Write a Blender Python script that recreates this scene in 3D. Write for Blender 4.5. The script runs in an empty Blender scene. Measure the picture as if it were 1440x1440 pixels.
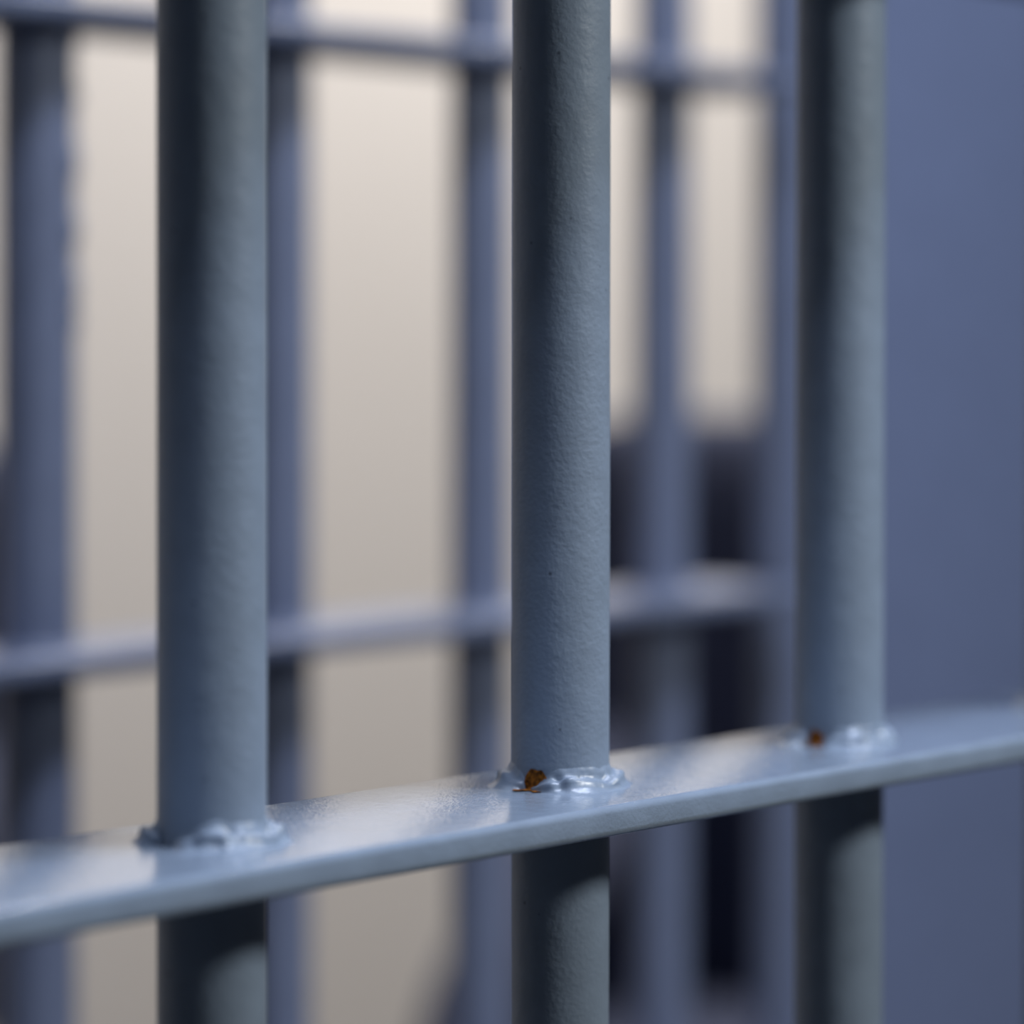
import bpy, bmesh, math, random
from mathutils import Vector, Matrix, noise
random.seed(4)
S = bpy.context.scene
COL = S.collection
R = math.radians

# ------------------------------------------------------------------ camera frame
EYE = 0.86                      # eye height above the floor
ALPHA = R(38)                   # angle between the view direction and the grilles
F = 5088.0                      # focal length in pixels of a 1440 px frame
AX = Vector((math.cos(ALPHA), math.sin(ALPHA), 0))
RT = Vector((math.sin(ALPHA), -math.cos(ALPHA), 0))
def place(lat, dep, z=0.0):     # metres to the right of / ahead of where the photographer stood
    p = AX * dep + RT * lat
    return Vector((p.x, p.y, z))

# ------------------------------------------------------------------ materials
def newmat(name, rgb, rough=0.5, spec=0.5, metal=0.0):
    m = bpy.data.materials.new(name); m.use_nodes = True
    b = m.node_tree.nodes['Principled BSDF']
    b.inputs['Base Color'].default_value = (*rgb, 1)
    b.inputs['Roughness'].default_value = rough
    b.inputs['Metallic'].default_value = metal
    b.inputs['Specular IOR Level'].default_value = spec
    return m, m.node_tree, b

def link(nt, a, b): nt.links.new(a, b)

def add_noise(nt, scale, detail=2, rough=0.5, stretch=None):
    tc = nt.nodes.new('ShaderNodeTexCoord')
    n = nt.nodes.new('ShaderNodeTexNoise')
    n.inputs['Scale'].default_value = scale
    n.inputs['Detail'].default_value = detail
    n.inputs['Roughness'].default_value = rough
    if stretch:
        mp = nt.nodes.new('ShaderNodeMapping')
        mp.inputs['Scale'].default_value = stretch
        link(nt, tc.outputs['Object'], mp.inputs['Vector']); link(nt, mp.outputs['Vector'], n.inputs['Vector'])
    else:
        link(nt, tc.outputs['Object'], n.inputs['Vector'])
    return n

def ramp(nt, src, p0, c0, p1, c1):
    r = nt.nodes.new('ShaderNodeValToRGB')
    r.color_ramp.elements[0].position = p0; r.color_ramp.elements[0].color = (*c0, 1)
    r.color_ramp.elements[1].position = p1; r.color_ramp.elements[1].color = (*c1, 1)
    link(nt, src, r.inputs['Fac']); return r

def paint(name, rgb, rough, peel, strength, specks=False, spec=0.5):
    """gloss enamel over steel: orange-peel bump, faint tonal mottling"""
    m, nt, b = newmat(name, rgb, rough, spec)
    n1 = add_noise(nt, peel, 2, 0.55)
    n2 = add_noise(nt, peel * 0.22, 2, 0.5)
    mx = nt.nodes.new('ShaderNodeMath'); mx.operation = 'MULTIPLY_ADD'
    link(nt, n2.outputs['Fac'], mx.inputs[0]); mx.inputs[1].default_value = 1.5
    link(nt, n1.outputs['Fac'], mx.inputs[2])
    bp = nt.nodes.new('ShaderNodeBump')
    bp.inputs['Strength'].default_value = strength; bp.inputs['Distance'].default_value = 0.0004
    link(nt, mx.outputs[0], bp.inputs['Height']); link(nt, bp.outputs['Normal'], b.inputs['Normal'])
    n3 = add_noise(nt, 90, 3)
    r = ramp(nt, n3.outputs['Fac'], 0.3, tuple(c * 0.93 for c in rgb), 0.7, tuple(min(1, c * 1.06) for c in rgb))
    col = r.outputs['Color']
    if specks:
        tc = nt.nodes.new('ShaderNodeTexCoord')
        v = nt.nodes.new('ShaderNodeTexVoronoi'); v.inputs['Scale'].default_value = 125
        link(nt, tc.outputs['Object'], v.inputs['Vector'])
        rs = ramp(nt, v.outputs['Distance'], 0.035, (0.30, 0.30, 0.33), 0.065, (1, 1, 1))
        mm = nt.nodes.new('ShaderNodeMix'); mm.data_type = 'RGBA'; mm.blend_type = 'MULTIPLY'
        mm.inputs['Factor'].default_value = 0.8
        link(nt, col, mm.inputs['A']); link(nt, rs.outputs['Color'], mm.inputs['B'])
        col = mm.outputs['Result']
    link(nt, col, b.inputs['Base Color'])
    return m

PAINT_RGB = (0.200, 0.255, 0.335)
M_BAR = paint('blue_grey_enamel_bar', PAINT_RGB, 0.42, 900, 0.30, specks=True)
M_STRIP = paint('blue_grey_enamel_flat', PAINT_RGB, 0.11, 1200, 0.19, spec=0.75)
M_BEAD = paint('blue_grey_enamel_weld', PAINT_RGB, 0.30, 500, 0.25)
M_FAR = paint('blue_grey_enamel_rear_dimmed', (0.150, 0.180, 0.270), 0.35, 500, 0.2)  # same paint as the near bars, darkened so weaker light is in its colour
M_PANEL = paint('blue_grey_enamel_sheet', (0.165, 0.207, 0.340), 0.28, 260, 0.12)

def rust_mat():
    m, nt, b = newmat('rust', (0.2, 0.08, 0.015), 0.9, 0.2)
    n = add_noise(nt, 900, 3)
    r = ramp(nt, n.outputs['Fac'], 0.35, (0.04, 0.014, 0.004), 0.65, (0.36, 0.13, 0.015))
    link(nt, r.outputs['Color'], b.inputs['Base Color'])
    return m
M_RUST = rust_mat()

def plaster(name, c0, c1, scale):
    m, nt, b = newmat(name, c0, 0.85, 0.2)
    n = add_noise(nt, scale, 4)
    r = ramp(nt, n.outputs['Fac'], 0.3, c0, 0.7, c1)
    link(nt, r.outputs['Color'], b.inputs['Base Color'])
    bp = nt.nodes.new('ShaderNodeBump'); bp.inputs['Strength'].default_value = 0.1; bp.inputs['Distance'].default_value = 0.002
    n2 = add_noise(nt, 120, 3); link(nt, n2.outputs['Fac'], bp.inputs['Height']); link(nt, bp.outputs['Normal'], b.inputs['Normal'])
    return m
M_WALL = plaster('beige_painted_wall', (0.72, 0.665, 0.61), (0.75, 0.695, 0.64), 2.0)
M_DIMWALL = plaster('grey_painted_wall', (0.07, 0.075, 0.085), (0.09, 0.095, 0.105), 2.0)
M_FLOOR = plaster('grey_concrete_floor', (0.06, 0.058, 0.056), (0.09, 0.088, 0.085), 6.0)
M_CEIL = plaster('white_ceiling', (0.40, 0.40, 0.42), (0.44, 0.44, 0.46), 3.0)

def fabric():
    m, nt, b = newmat('navy_fabric', (0.062, 0.070, 0.115), 0.9, 0.2)
    n = add_noise(nt, 700, 2)
    r = ramp(nt, n.outputs['Fac'], 0.3, (0.056, 0.063, 0.105), 0.7, (0.070, 0.079, 0.128))
    link(nt, r.outputs['Color'], b.inputs['Base Color'])
    bp = nt.nodes.new('ShaderNodeBump'); bp.inputs['Strength'].default_value = 0.3; bp.inputs['Distance'].default_value = 0.001
    link(nt, n.outputs['Fac'], bp.inputs['Height']); link(nt, bp.outputs['Normal'], b.inputs['Normal'])
    return m
M_FABRIC = fabric()
M_LEG, _, _ = newmat('dark_metal', (0.03, 0.032, 0.036), 0.4)

# ------------------------------------------------------------------ object helpers
def link_obj(name, me, mat, parent=None, loc=(0, 0, 0)):
    o = bpy.data.objects.new(name, me)
    if mat: me.materials.append(mat)
    COL.objects.link(o); o.location = loc
    if parent: o.parent = parent
    return o

def to_mesh(name, bm, smooth=True, sharp=R(50)):
    bmesh.ops.recalc_face_normals(bm, faces=bm.faces[:])
    me = bpy.data.meshes.new(name); bm.to_mesh(me); bm.free()
    for p in me.polygons: p.use_smooth = smooth
    if smooth:
        try: me.set_sharp_from_angle(angle=sharp)
        except Exception: pass
    return me

def thing(name, label, cat, loc=(0, 0, 0), rz=0, group=None):
    o = bpy.data.objects.new(name, None); COL.objects.link(o)
    o.location = loc; o.rotation_euler = (0, 0, rz); o.empty_display_size = 0.1
    o['label'] = label; o['category'] = cat
    if group: o['group'] = group
    return o

def box_bm(x0, x1, y0, y1, z0, z1, bev=0.0, seg=3, bm=None):
    own = bm is None
    bm = bm or bmesh.new()
    r = bmesh.ops.create_cube(bm, size=1.0)
    for v in r['verts']:
        v.co = Vector((x0 + (v.co.x + .5) * (x1 - x0), y0 + (v.co.y + .5) * (y1 - y0), z0 + (v.co.z + .5) * (z1 - z0)))
    if bev > 0:
        es = list({e for v in r['verts'] for e in v.link_edges})
        bmesh.ops.bevel(bm, geom=es, offset=bev, segments=seg, profile=0.5, affect='EDGES')
    return bm

def structure(name, bm, mat, label, cat):
    o = link_obj(name, to_mesh(name, bm, False), mat)
    o['kind'] = 'structure'; o['label'] = label; o['category'] = cat
    return o

def bar_mesh(r, z0, z1, rings=60, wob=0.00012, seed=0.0):
    """round bar with the slight unevenness of thick brushed paint"""
    bm = bmesh.new(); N = 64; prev = None
    for i in range(rings + 1):
        z = z0 + (z1 - z0) * i / rings
        ring = []
        for k in range(N):
            a = 2 * math.pi * k / N
            d = noise.noise(Vector((math.cos(a) * 1.3 + seed, math.sin(a) * 1.3, z * 22))) * wob
            ring.append(bm.verts.new(((r + d) * math.cos(a), (r + d) * math.sin(a), z)))
        if prev:
            for k in range(N):
                bm.faces.new((prev[k], prev[(k + 1) % N], ring[(k + 1) % N], ring[k]))
        else:
            bm.faces.new(ring[::-1])
        prev = ring
    bm.faces.new(prev)
    return to_mesh('bar', bm, True)

def strip_mesh(x0, x1, w, t, bev, rough=0.0002):
    """flat bar lying flat, its long edges rolled round; top at z = 0"""
    prof = []
    h = t
    n = 7
    for (cy, cz, a0) in ((w / 2 - bev, -bev, 0), (-(w / 2 - bev), -bev, 90), (-(w / 2 - bev), -h + bev, 180), (w / 2 - bev, -h + bev, 270)):
        for i in range(n):
            a = R(a0 + 90 * i / (n - 1))
            prof.append((cy + bev * math.cos(a), cz + bev * math.sin(a)))
    bm = bmesh.new(); prev = None
    L = max(2, int((x1 - x0) / 0.006))
    for i in range(L + 1):
        x = x0 + (x1 - x0) * i / L
        ring = []
        for (py, pz) in prof:
            d = noise.noise(Vector((x * 55, py * 60, pz * 60))) * rough
            ring.append(bm.verts.new((x, py + d * (1 if py > 0 else -1), pz + d * 0.35)))
        if prev:
            P = len(prof)
            for k in range(P):
                bm.faces.new((prev[k], prev[(k + 1) % P], ring[(k + 1) % P], ring[k]))
        else:
            bm.faces.new(ring[::-1])
        prev = ring
    bm.faces.new(prev)
    return to_mesh('crossbar', bm, True, R(75))

def bead_mesh(r, a0, a1, width, height, seed, lump=0.30, weave=3, t0=16, t1=12, conc=0.75):
    """lumpy fillet weld run round the foot of a bar from angle a0 to a1; tapered at both ends"""
    bm = bmesh.new(); N = 180; P = 14; prev = None
    full = abs((a1 - a0) - 2 * math.pi) < 1e-3
    for i in range(N + 1):
        u = i / N; a = a0 + (a1 - a0) * u
        end = 1.0 if full else min(1.0, u * (a1 - a0) / R(t0)) ** 0.55 * min(1.0, (1 - u) * (a1 - a0) / R(t1)) ** 0.4
        n = noise.noise(Vector((math.cos(a) * 2.3 + seed, math.sin(a) * 2.3, seed * 1.7)))
        n2 = noise.noise(Vector((math.cos(a) * 3.5 + seed, math.sin(a) * 3.5, 3.1)))
        w = width * (1 + lump * (n + 0.5 * n2)) * max(end, 0.06)
        h = height * (1 + lump * (0.8 * noise.noise(Vector((math.cos(a) * 3 - seed, math.sin(a) * 3, 9))) + 0.4 * n2)) * max(end, 0.06)
        ring = []
        for k in range(P + 1):
            t = k / P; ph = t * math.pi / 2
            # between a concave fillet and a convex bead, with a ridge that wanders along the run
            ex = (1 - math.sin(ph)) * conc + math.cos(ph) * (1 - conc)
            ez = (1 - math.cos(ph)) * conc + math.sin(ph) * (1 - conc)
            rid = 0.16 * width * math.exp(-((t - 0.45 - 0.25 * n) / 0.10) ** 2) - 0.11 * width * math.exp(-((t - 0.68 - 0.2 * n2) / 0.09) ** 2)
            rip = 0.08 * width * math.sin(a * weave * 3 + 5 * t + 4 * n) * math.sin(math.pi * t)
            rr = r - 0.0004 + ex * w + (rid + rip) * max(end, 0.1) * math.sin(math.pi * min(1, t + .1)) * .8
            zz = -0.0003 + ez * h + (rid + rip) * max(end, 0.1) * 0.8 * math.sin(math.pi * t)
            ring.append(bm.verts.new((rr * math.cos(a), rr * math.sin(a), zz)))
        if prev:
            for k in range(P):
                bm.faces.new((prev[k], prev[k + 1], ring[k + 1], ring[k]))
        prev = ring
    if not full:                                     # close both ends of the run
        bm.verts.ensure_lookup_table()
        for ring, u in ((bm.verts[:P + 1], a0), (bm.verts[-(P + 1):], a1)):
            c = bm.verts.new(((r - 0.0006) * math.cos(u), (r - 0.0006) * math.sin(u), -0.0004))
            bm.faces.new(list(ring) + [c])
            bm.verts.ensure_lookup_table()
    return to_mesh('weld_bead', bm, True, R(70))

def rust_mesh(r, ac, da, h, seed):
    """bare rusted metal in the gap the weld left: a patch up the bar and a sliver on the flat"""
    bm = bmesh.new()
    A, B = 16, 12
    g = []
    for i in range(A + 1):
        u = i / A; row = []
        a = ac + da * (u - 0.5)
        top = h * (1 - 0.28 * u) * min(1, u / 0.30, (1 - u) / 0.30) ** 0.6 * (1 + 0.22 * noise.noise(Vector((u * 5, seed, 0))))
        for j in range(B + 1):
            t = j / B
            # lower half runs out over the flat, upper half climbs the bar
            if t < 0.4:
                rr = r + 0.0042 * (0.4 - t) / 0.4 * (0.7 + 0.5 * noise.noise(Vector((u * 4, seed, 5)))); zz = 0.00025
            else:
                rr = r + 0.00018; zz = 0.00025 + top * (t - 0.4) / 0.6
            d = 0.00012 * noise.noise(Vector((u * 9, t * 9, seed)))
            row.append(bm.verts.new(((rr + d) * math.cos(a), (rr + d) * math.sin(a), zz + d)))
        g.append(row)
    for i in range(A):
        for j in range(B):
            bm.faces.new((g[i][j], g[i + 1][j], g[i + 1][j + 1], g[i][j + 1]))
    return to_mesh('rust_patch', bm, True, R(80))

# ------------------------------------------------------------------ the near grille
V = 4695.0
def on_plane(px, Y):            # distance along a grille (plane at depth Y) seen at column px
    t = (px - 720) / F
    return Y * (math.cos(ALPHA) + t * math.sin(ALPHA)) / (math.sin(ALPHA) - t * math.cos(ALPHA))

RB = 0.0110
Z2 = 0.811                       # distance to the middle bar
p2 = place((789 - 720) / F * Z2, Z2)
YN = p2.y
SP = (on_plane(1181, YN) - on_plane(297, YN)) / 2
H_STRIP = EYE - (1106 - 475) / F * Z2
SW, ST = 0.0605, 0.0068
CEIL = 2.55

near = thing('cell_grille', 'nearest blue-grey barred grille in sharp focus, round bars welded to a flat crossbar', 'bars', (p2.x, YN, 0), 0, 'cell grilles')
for k in range(-2, 4):
    o = link_obj('bar', bar_mesh(RB, 0.0, CEIL, 240, 0.00006, k * 3.7), M_BAR, near, (k * SP, 0, 0))
xs0, xs1 = -2.6 * SP, 3.6 * SP
GAP_N = 0.203
for j in (-1, 0, 1, 2):
    link_obj('crossbar', strip_mesh(xs0, xs1, SW, ST, 0.0017), M_STRIP, near, (0, 0, H_STRIP + j * GAP_N))

# weld beads; angle is measured round the bar, CAMDIR faces the photographer's side
CAMDIR = math.atan2(-AX.y, -AX.x)
def ang(psi): return CAMDIR + R(psi)       # psi > 0 is to the right
# the bead stops short of each gap and leaves bare metal there
specs = {-1: (-64, -40, 0.0060, 0.0062, 1.3), 0: (-44, -39, 0.0058, 0.0066, 2.6), 1: (-46, -34, 0.0056, 0.0062, 4.4)}
for k in range(-2, 4):
    if k in specs:
        g0, g1, w, h, sd = specs[k]
        b = link_obj('weld_bead', bead_mesh(RB, ang(g1), ang(g0 + 360), w, h, sd, t0=36), M_BEAD, near, (k * SP, 0, H_STRIP))
        if k >= 0:
            rp = link_obj('rust_patch', rust_mesh(RB, ang(-29 if k == 0 else -35), R(40 if k == 0 else 26), 0.0049 if k == 0 else 0.0042, sd), M_RUST, b)
            rp['label'] = 'brown rust patch in the gap of the weld'
    else:
        link_obj('weld_bead', bead_mesh(RB, 0, 2 * math.pi, 0.0042, 0.0044, k + 7.7), M_BEAD, near, (k * SP, 0, H_STRIP))
for j in (1,):
    for k in range(-2, 4):
        link_obj('weld_bead', bead_mesh(RB, 0, 2 * math.pi, 0.0042, 0.0044, k + 17.7), M_BEAD, near, (k * SP, 0, H_STRIP + j * GAP_N))

# ------------------------------------------------------------------ the rear grille
ZR = 1.50
pr = place((676 - 720) / F * ZR, ZR)
YR = pr.y
xb = {-2: on_plane(52, YR), -1: on_plane(392, YR), 0: on_plane(676, YR), 1: on_plane(932, YR)}
RR = 0.0125
rear = thing('cell_grille', 'rear blue-grey barred grille, out of focus behind the near bars', 'bars', (pr.x, YR, 0), 0, 'cell grilles')
for k, X in xb.items():
    link_obj('bar', bar_mesh(0.0140 if k == -2 else RR, 0, CEIL, 80, 0.0002, k + 31), M_FAR, rear, (X - pr.x, 0, 0))
link_obj('bar', bar_mesh(RR, 0, CEIL, 80, 0.0002, 41), M_FAR, rear, (xb[-2] - 0.1284 - pr.x, 0, 0))
for yy, sc in ((70, 1.0), (150, 0.7), (238, 1.2), (330, 1.0), (412, 1.3), (452, 0.8)):
    bm = bmesh.new(); bmesh.ops.create_uvsphere(bm, u_segments=16, v_segments=10, radius=1)
    for v in bm.verts: v.co = Vector((v.co.x * 0.0028, v.co.y * 0.0028, v.co.z * 0.0065 * sc)) * (1 + 0.25 * noise.noise(v.co * 1.7 + Vector((yy, 0, 0))))
    e = RT * 0.0138 * math.cos(0.35) - AX * 0.0138 * math.sin(0.35)
    link_obj('weld_bead', to_mesh('weld_bead', bm), M_FAR, rear, (xb[-2] - pr.x + e.x, e.y, EYE + (475 - yy) / F * 1.35))
XJ0, XJ1 = on_plane(1079, YR) - pr.x, on_plane(1109, YR) - pr.x
link_obj('end_post', to_mesh('end_post', box_bm(XJ0, XJ1, -0.008, 0.008, 0, CEIL, 0.003), True, R(40)), M_FAR, rear)
HL = EYE - (870 - 475) / F * ZR
HU = EYE + (475 - 84) / F * ZR
XE = on_plane(1112, YR - 0.02) - pr.x
for hh in (HL - (HU - HL), HL, HU, HU + (HU - HL)):
    link_obj('crossbar', strip_mesh(xb[-2] - 0.2 - pr.x, XE, 0.060, 0.0085, 0.0028), M_FAR, rear, (0, 0, hh + 0.0045))
for hh in (HL, HU):
    for k, X in xb.items():
        link_obj('weld_bead', bead_mesh(0.0140 if k == -2 else RR, 0, 2 * math.pi, 0.004, 0.004, k + 51 + hh), M_FAR, rear, (X - pr.x, 0, hh + 0.0045))

# sheet steel panel closing the cell beyond the rear grille
XP0, XP1 = on_plane(1112, YR), on_plane(1112, YR) + 0.62
panel = thing('steel_panel', 'smooth blue-grey sheet steel panel at right, beyond the end of the rear grille', 'panel', (XP0, YR, 0))
link_obj('sheet', to_mesh('sheet', box_bm(0, XP1 - XP0, -0.006, 0.006, 0, CEIL, 0.0015, 2), True, R(40)), M_PANEL, panel)

# ------------------------------------------------------------------ chairs
def cushion_bm(x0, x1, y0, y1, z0, z1, bev, puff):
    bm = box_bm(x0, x1, y0, y1, z0, z1)
    bmesh.ops.subdivide_edges(bm, edges=bm.edges[:], cuts=9, use_grid_fill=True)
    c = Vector(((x0 + x1) / 2, (y0 + y1) / 2, (z0 + z1) / 2)); hs = Vector(((x1 - x0) / 2, (y1 - y0) / 2, (z1 - z0) / 2))
    for v in bm.verts:
        d = v.co - c
        inner = Vector((max(-hs.x + bev, min(hs.x - bev, d.x)), max(-hs.y + bev, min(hs.y - bev, d.y)), max(-hs.z + bev, min(hs.z - bev, d.z))))
        off = d - inner
        if off.length > 1e-6: d = inner + off.normalized() * bev
        s = [d.x / hs.x, d.y / hs.y, d.z / hs.z]
        f = (1 - min(1, s[0] ** 2)) * (1 - min(1, s[1] ** 2)) * 1.0
        ax = min(range(3), key=lambda i: hs[i])
        o = [i for i in range(3) if i != ax]
        f = (1 - min(1, s[o[0]] ** 2)) * (1 - min(1, s[o[1]] ** 2))
        d[ax] += puff * f * (1 if s[ax] > 0 else -1)
        v.co = c + d
    return bm

def tube_bm(pts, r, bm=None, n=16):
    bm = bm or bmesh.new(); prev = None
    for i, p in enumerate(pts):
        p = Vector(p)
        t = (Vector(pts[min(i + 1, len(pts) - 1)]) - Vector(pts[max(i - 1, 0)])).normalized()
        u = t.orthogonal().normalized() if abs(t.z) > .99 else Vector((0, 0, 1)).cross(t).normalized()
        w = t.cross(u)
        ring = [bm.verts.new(p + (u * math.cos(2 * math.pi * k / n) + w * math.sin(2 * math.pi * k / n)) * r) for k in range(n)]
        if prev:
            for k in range(n): bm.faces.new((prev[k], prev[(k + 1) % n], ring[(k + 1) % n], ring[k]))
        else: bm.faces.new(ring[::-1])
        prev = ring
    bm.faces.new(prev); return bm

def chair(label, loc, rz, ztop):
    """padded chair; local +y is the way it faces, origin on the floor under the seat"""
    t = thing('padded_chair', label, 'chair', loc, rz, 'dark chairs behind the rear grille')
    W = 0.25
    link_obj('seat', to_mesh('seat', cushion_bm(-W + .03, W - .03, -0.22, 0.24, 0.300, 0.362, 0.030, 0.010), True, R(80)), M_FABRIC, t)
    for sx in (-1, 1):
        arm = []
        ctl = [(-0.25, .53), (-0.15, .505), (-0.03, .475), (0.08, .445), (0.17, .41), (0.225, .365), (0.235, .31)]
        for q in range(len(ctl) - 1):
            for m in range(4):
                f = m / 4; arm.append((sx * 0.195, ctl[q][0] * (1 - f) + ctl[q + 1][0] * f, ctl[q][1] * (1 - f) + ctl[q + 1][1] * f))
        arm.append((sx * 0.195, ctl[-1][0], ctl[-1][1]))
        link_obj('armrest', to_mesh('armrest', tube_bm(arm, 0.042, n=24), True, R(60)), M_FABRIC, t)
    for sx in (-1, 1):                               # upholstered side under each arm
        side = bmesh.new()
        pr_ = [(-0.25, 0.30)] + [(0.22, 0.30)] + [(y, z) for (y, z) in reversed(ctl[:-1])]
        for xx in (0.170, 0.220):
            side.faces.new([side.verts.new((sx * xx, y, z)) for (y, z) in pr_])
        side.verts.ensure_lookup_table(); n_ = len(pr_)
        for q in range(n_):
            side.faces.new((side.verts[q], side.verts[(q + 1) % n_], side.verts[n_ + (q + 1) % n_], side.verts[n_ + q]))
        link_obj('side_panel', to_mesh('side_panel', side, True, R(40)), M_FABRIC, t)
    bb = cushion_bm(-W + .01, W - .01, -0.305, -0.225, 0.32, ztop, 0.036, 0.012)
    link_obj('backrest', to_mesh('backrest', bb, True, R(80)), M_FABRIC, t)
    for sx in (-1, 1):
        for y in (-0.19, 0.20):
            link_obj('leg', to_mesh('leg', tube_bm([(sx * (W - .03), y, 0.295), (sx * (W - .02), y * 1.08, 0.2), (sx * (W - .01), y * 1.15, 0.0)], 0.012), True, R(50)), M_LEG, t)
    link_obj('seat_frame', to_mesh('seat_frame', box_bm(-W + .015, W - .015, -0.295, 0.22, 0.280, 0.306, 0.006), True, R(40)), M_LEG, t)
    return t
def yaw_for(deg):               # facing the photographer, turned deg towards the left of the picture
    d = (-AX) * math.cos(R(deg)) + (-RT) * math.sin(R(deg))
    return math.atan2(d.y, d.x) - math.pi / 2
ch = chair('dark navy padded chair behind the right half of the rear grille', place(0.215, 2.52), yaw_for(14), EYE - 0.058)
ch2 = chair('dark navy padded chair at the left edge behind the widest rear bar', place(-0.60, 2.45), yaw_for(-4), EYE - 0.075)

# ------------------------------------------------------------------ the room
X0, X1, Y0, Y1 = -1.6, 4.6, -3.3, 2.35
structure('floor', box_bm(X0, X1, Y0, Y1, -0.1, 0), M_FLOOR, 'grey concrete floor', 'floor')
structure('ceiling', box_bm(X0, X1, Y0, Y1, CEIL, CEIL + 0.1), M_CEIL, 'white ceiling', 'ceiling')
structure('wall_back', box_bm(X0, X1, Y1, Y1 + 0.1, 0, CEIL), M_WALL, 'plain beige wall behind the rear grille', 'wall')
structure('wall_front', box_bm(X0, X1, Y0 - 0.1, Y0, 0, CEIL), M_DIMWALL, 'grey corridor wall', 'wall')
structure('wall_left', box_bm(X0 - 0.1, X0, Y0, Y1, 0, CEIL), M_DIMWALL, 'grey wall at the left', 'wall')
structure('wall_right', box_bm(X1, X1 + 0.1, Y0, Y1, 0, CEIL), M_DIMWALL, 'grey wall at the right', 'wall')

# ------------------------------------------------------------------ light
def area(name, loc, target, size, size_y, power, rgb):
    l = bpy.data.lights.new(name, 'AREA'); l.shape = 'RECTANGLE'; l.size = size; l.size_y = size_y
    l.energy = power; l.color = rgb
    o = bpy.data.objects.new(name, l); COL.objects.link(o); o.location = loc
    o.rotation_euler = (Vector(target) - Vector(loc)).to_track_quat('-Z', 'Y').to_euler()
    return o
b2 = Vector((p2.x, YN, H_STRIP))
area('corridor_lamp', b2 + Vector((0.40, -0.98, 0.76)), b2, 0.30, 0.20, 11.8, (1.0, 1.0, 0.955))
area('cell_lamp', (2.85, 1.55, CEIL - 0.03), (2.85, 1.95, 0), 1.4, 0.3, 63, (1.0, 0.985, 0.975))
area('passage_lamp', (0.85, 0.06, CEIL - 0.03), (0.85, 0.06, 0), 1.6, 0.30, 47, (0.73, 0.80, 1.0))
w = bpy.data.worlds.new('world'); S.world = w; w.use_nodes = True
w.node_tree.nodes['Background'].inputs['Color'].default_value = (0.5, 0.6, 0.8, 1)
w.node_tree.nodes['Background'].inputs['Strength'].default_value = 0.01

# ------------------------------------------------------------------ camera
cd = bpy.data.cameras.new('camera'); cam = bpy.data.objects.new('camera', cd); COL.objects.link(cam)
S.camera = cam
PITCH = 100.0                    # pixels of natural downward tilt; the rest of the offset is crop
cd.sensor_fit = 'HORIZONTAL'; cd.sensor_width = 36.0; cd.lens = F / 1440 * 36
cd.shift_y = -(720 - (475 + PITCH)) / 1440
cam.location = (0, 0, EYE)
view = (AX - Vector((0, 0, 1)) * (PITCH / F)).normalized()
q = view.to_track_quat('-Z', 'Y')
cam.rotation_euler = (q.to_matrix() @ Matrix.Rotation(R(0.08), 3, 'Z')).to_euler()
cd.clip_start = 0.02
cd.dof.use_dof = True; cd.dof.focus_distance = 0.785; cd.dof.aperture_fstop = 6.3

S.view_settings.view_transform = 'Standard'; S.view_settings.look = 'None'
S.view_settings.gamma = 1; S.view_settings.exposure = 0.0; S.view_settings.use_curve_mapping = False
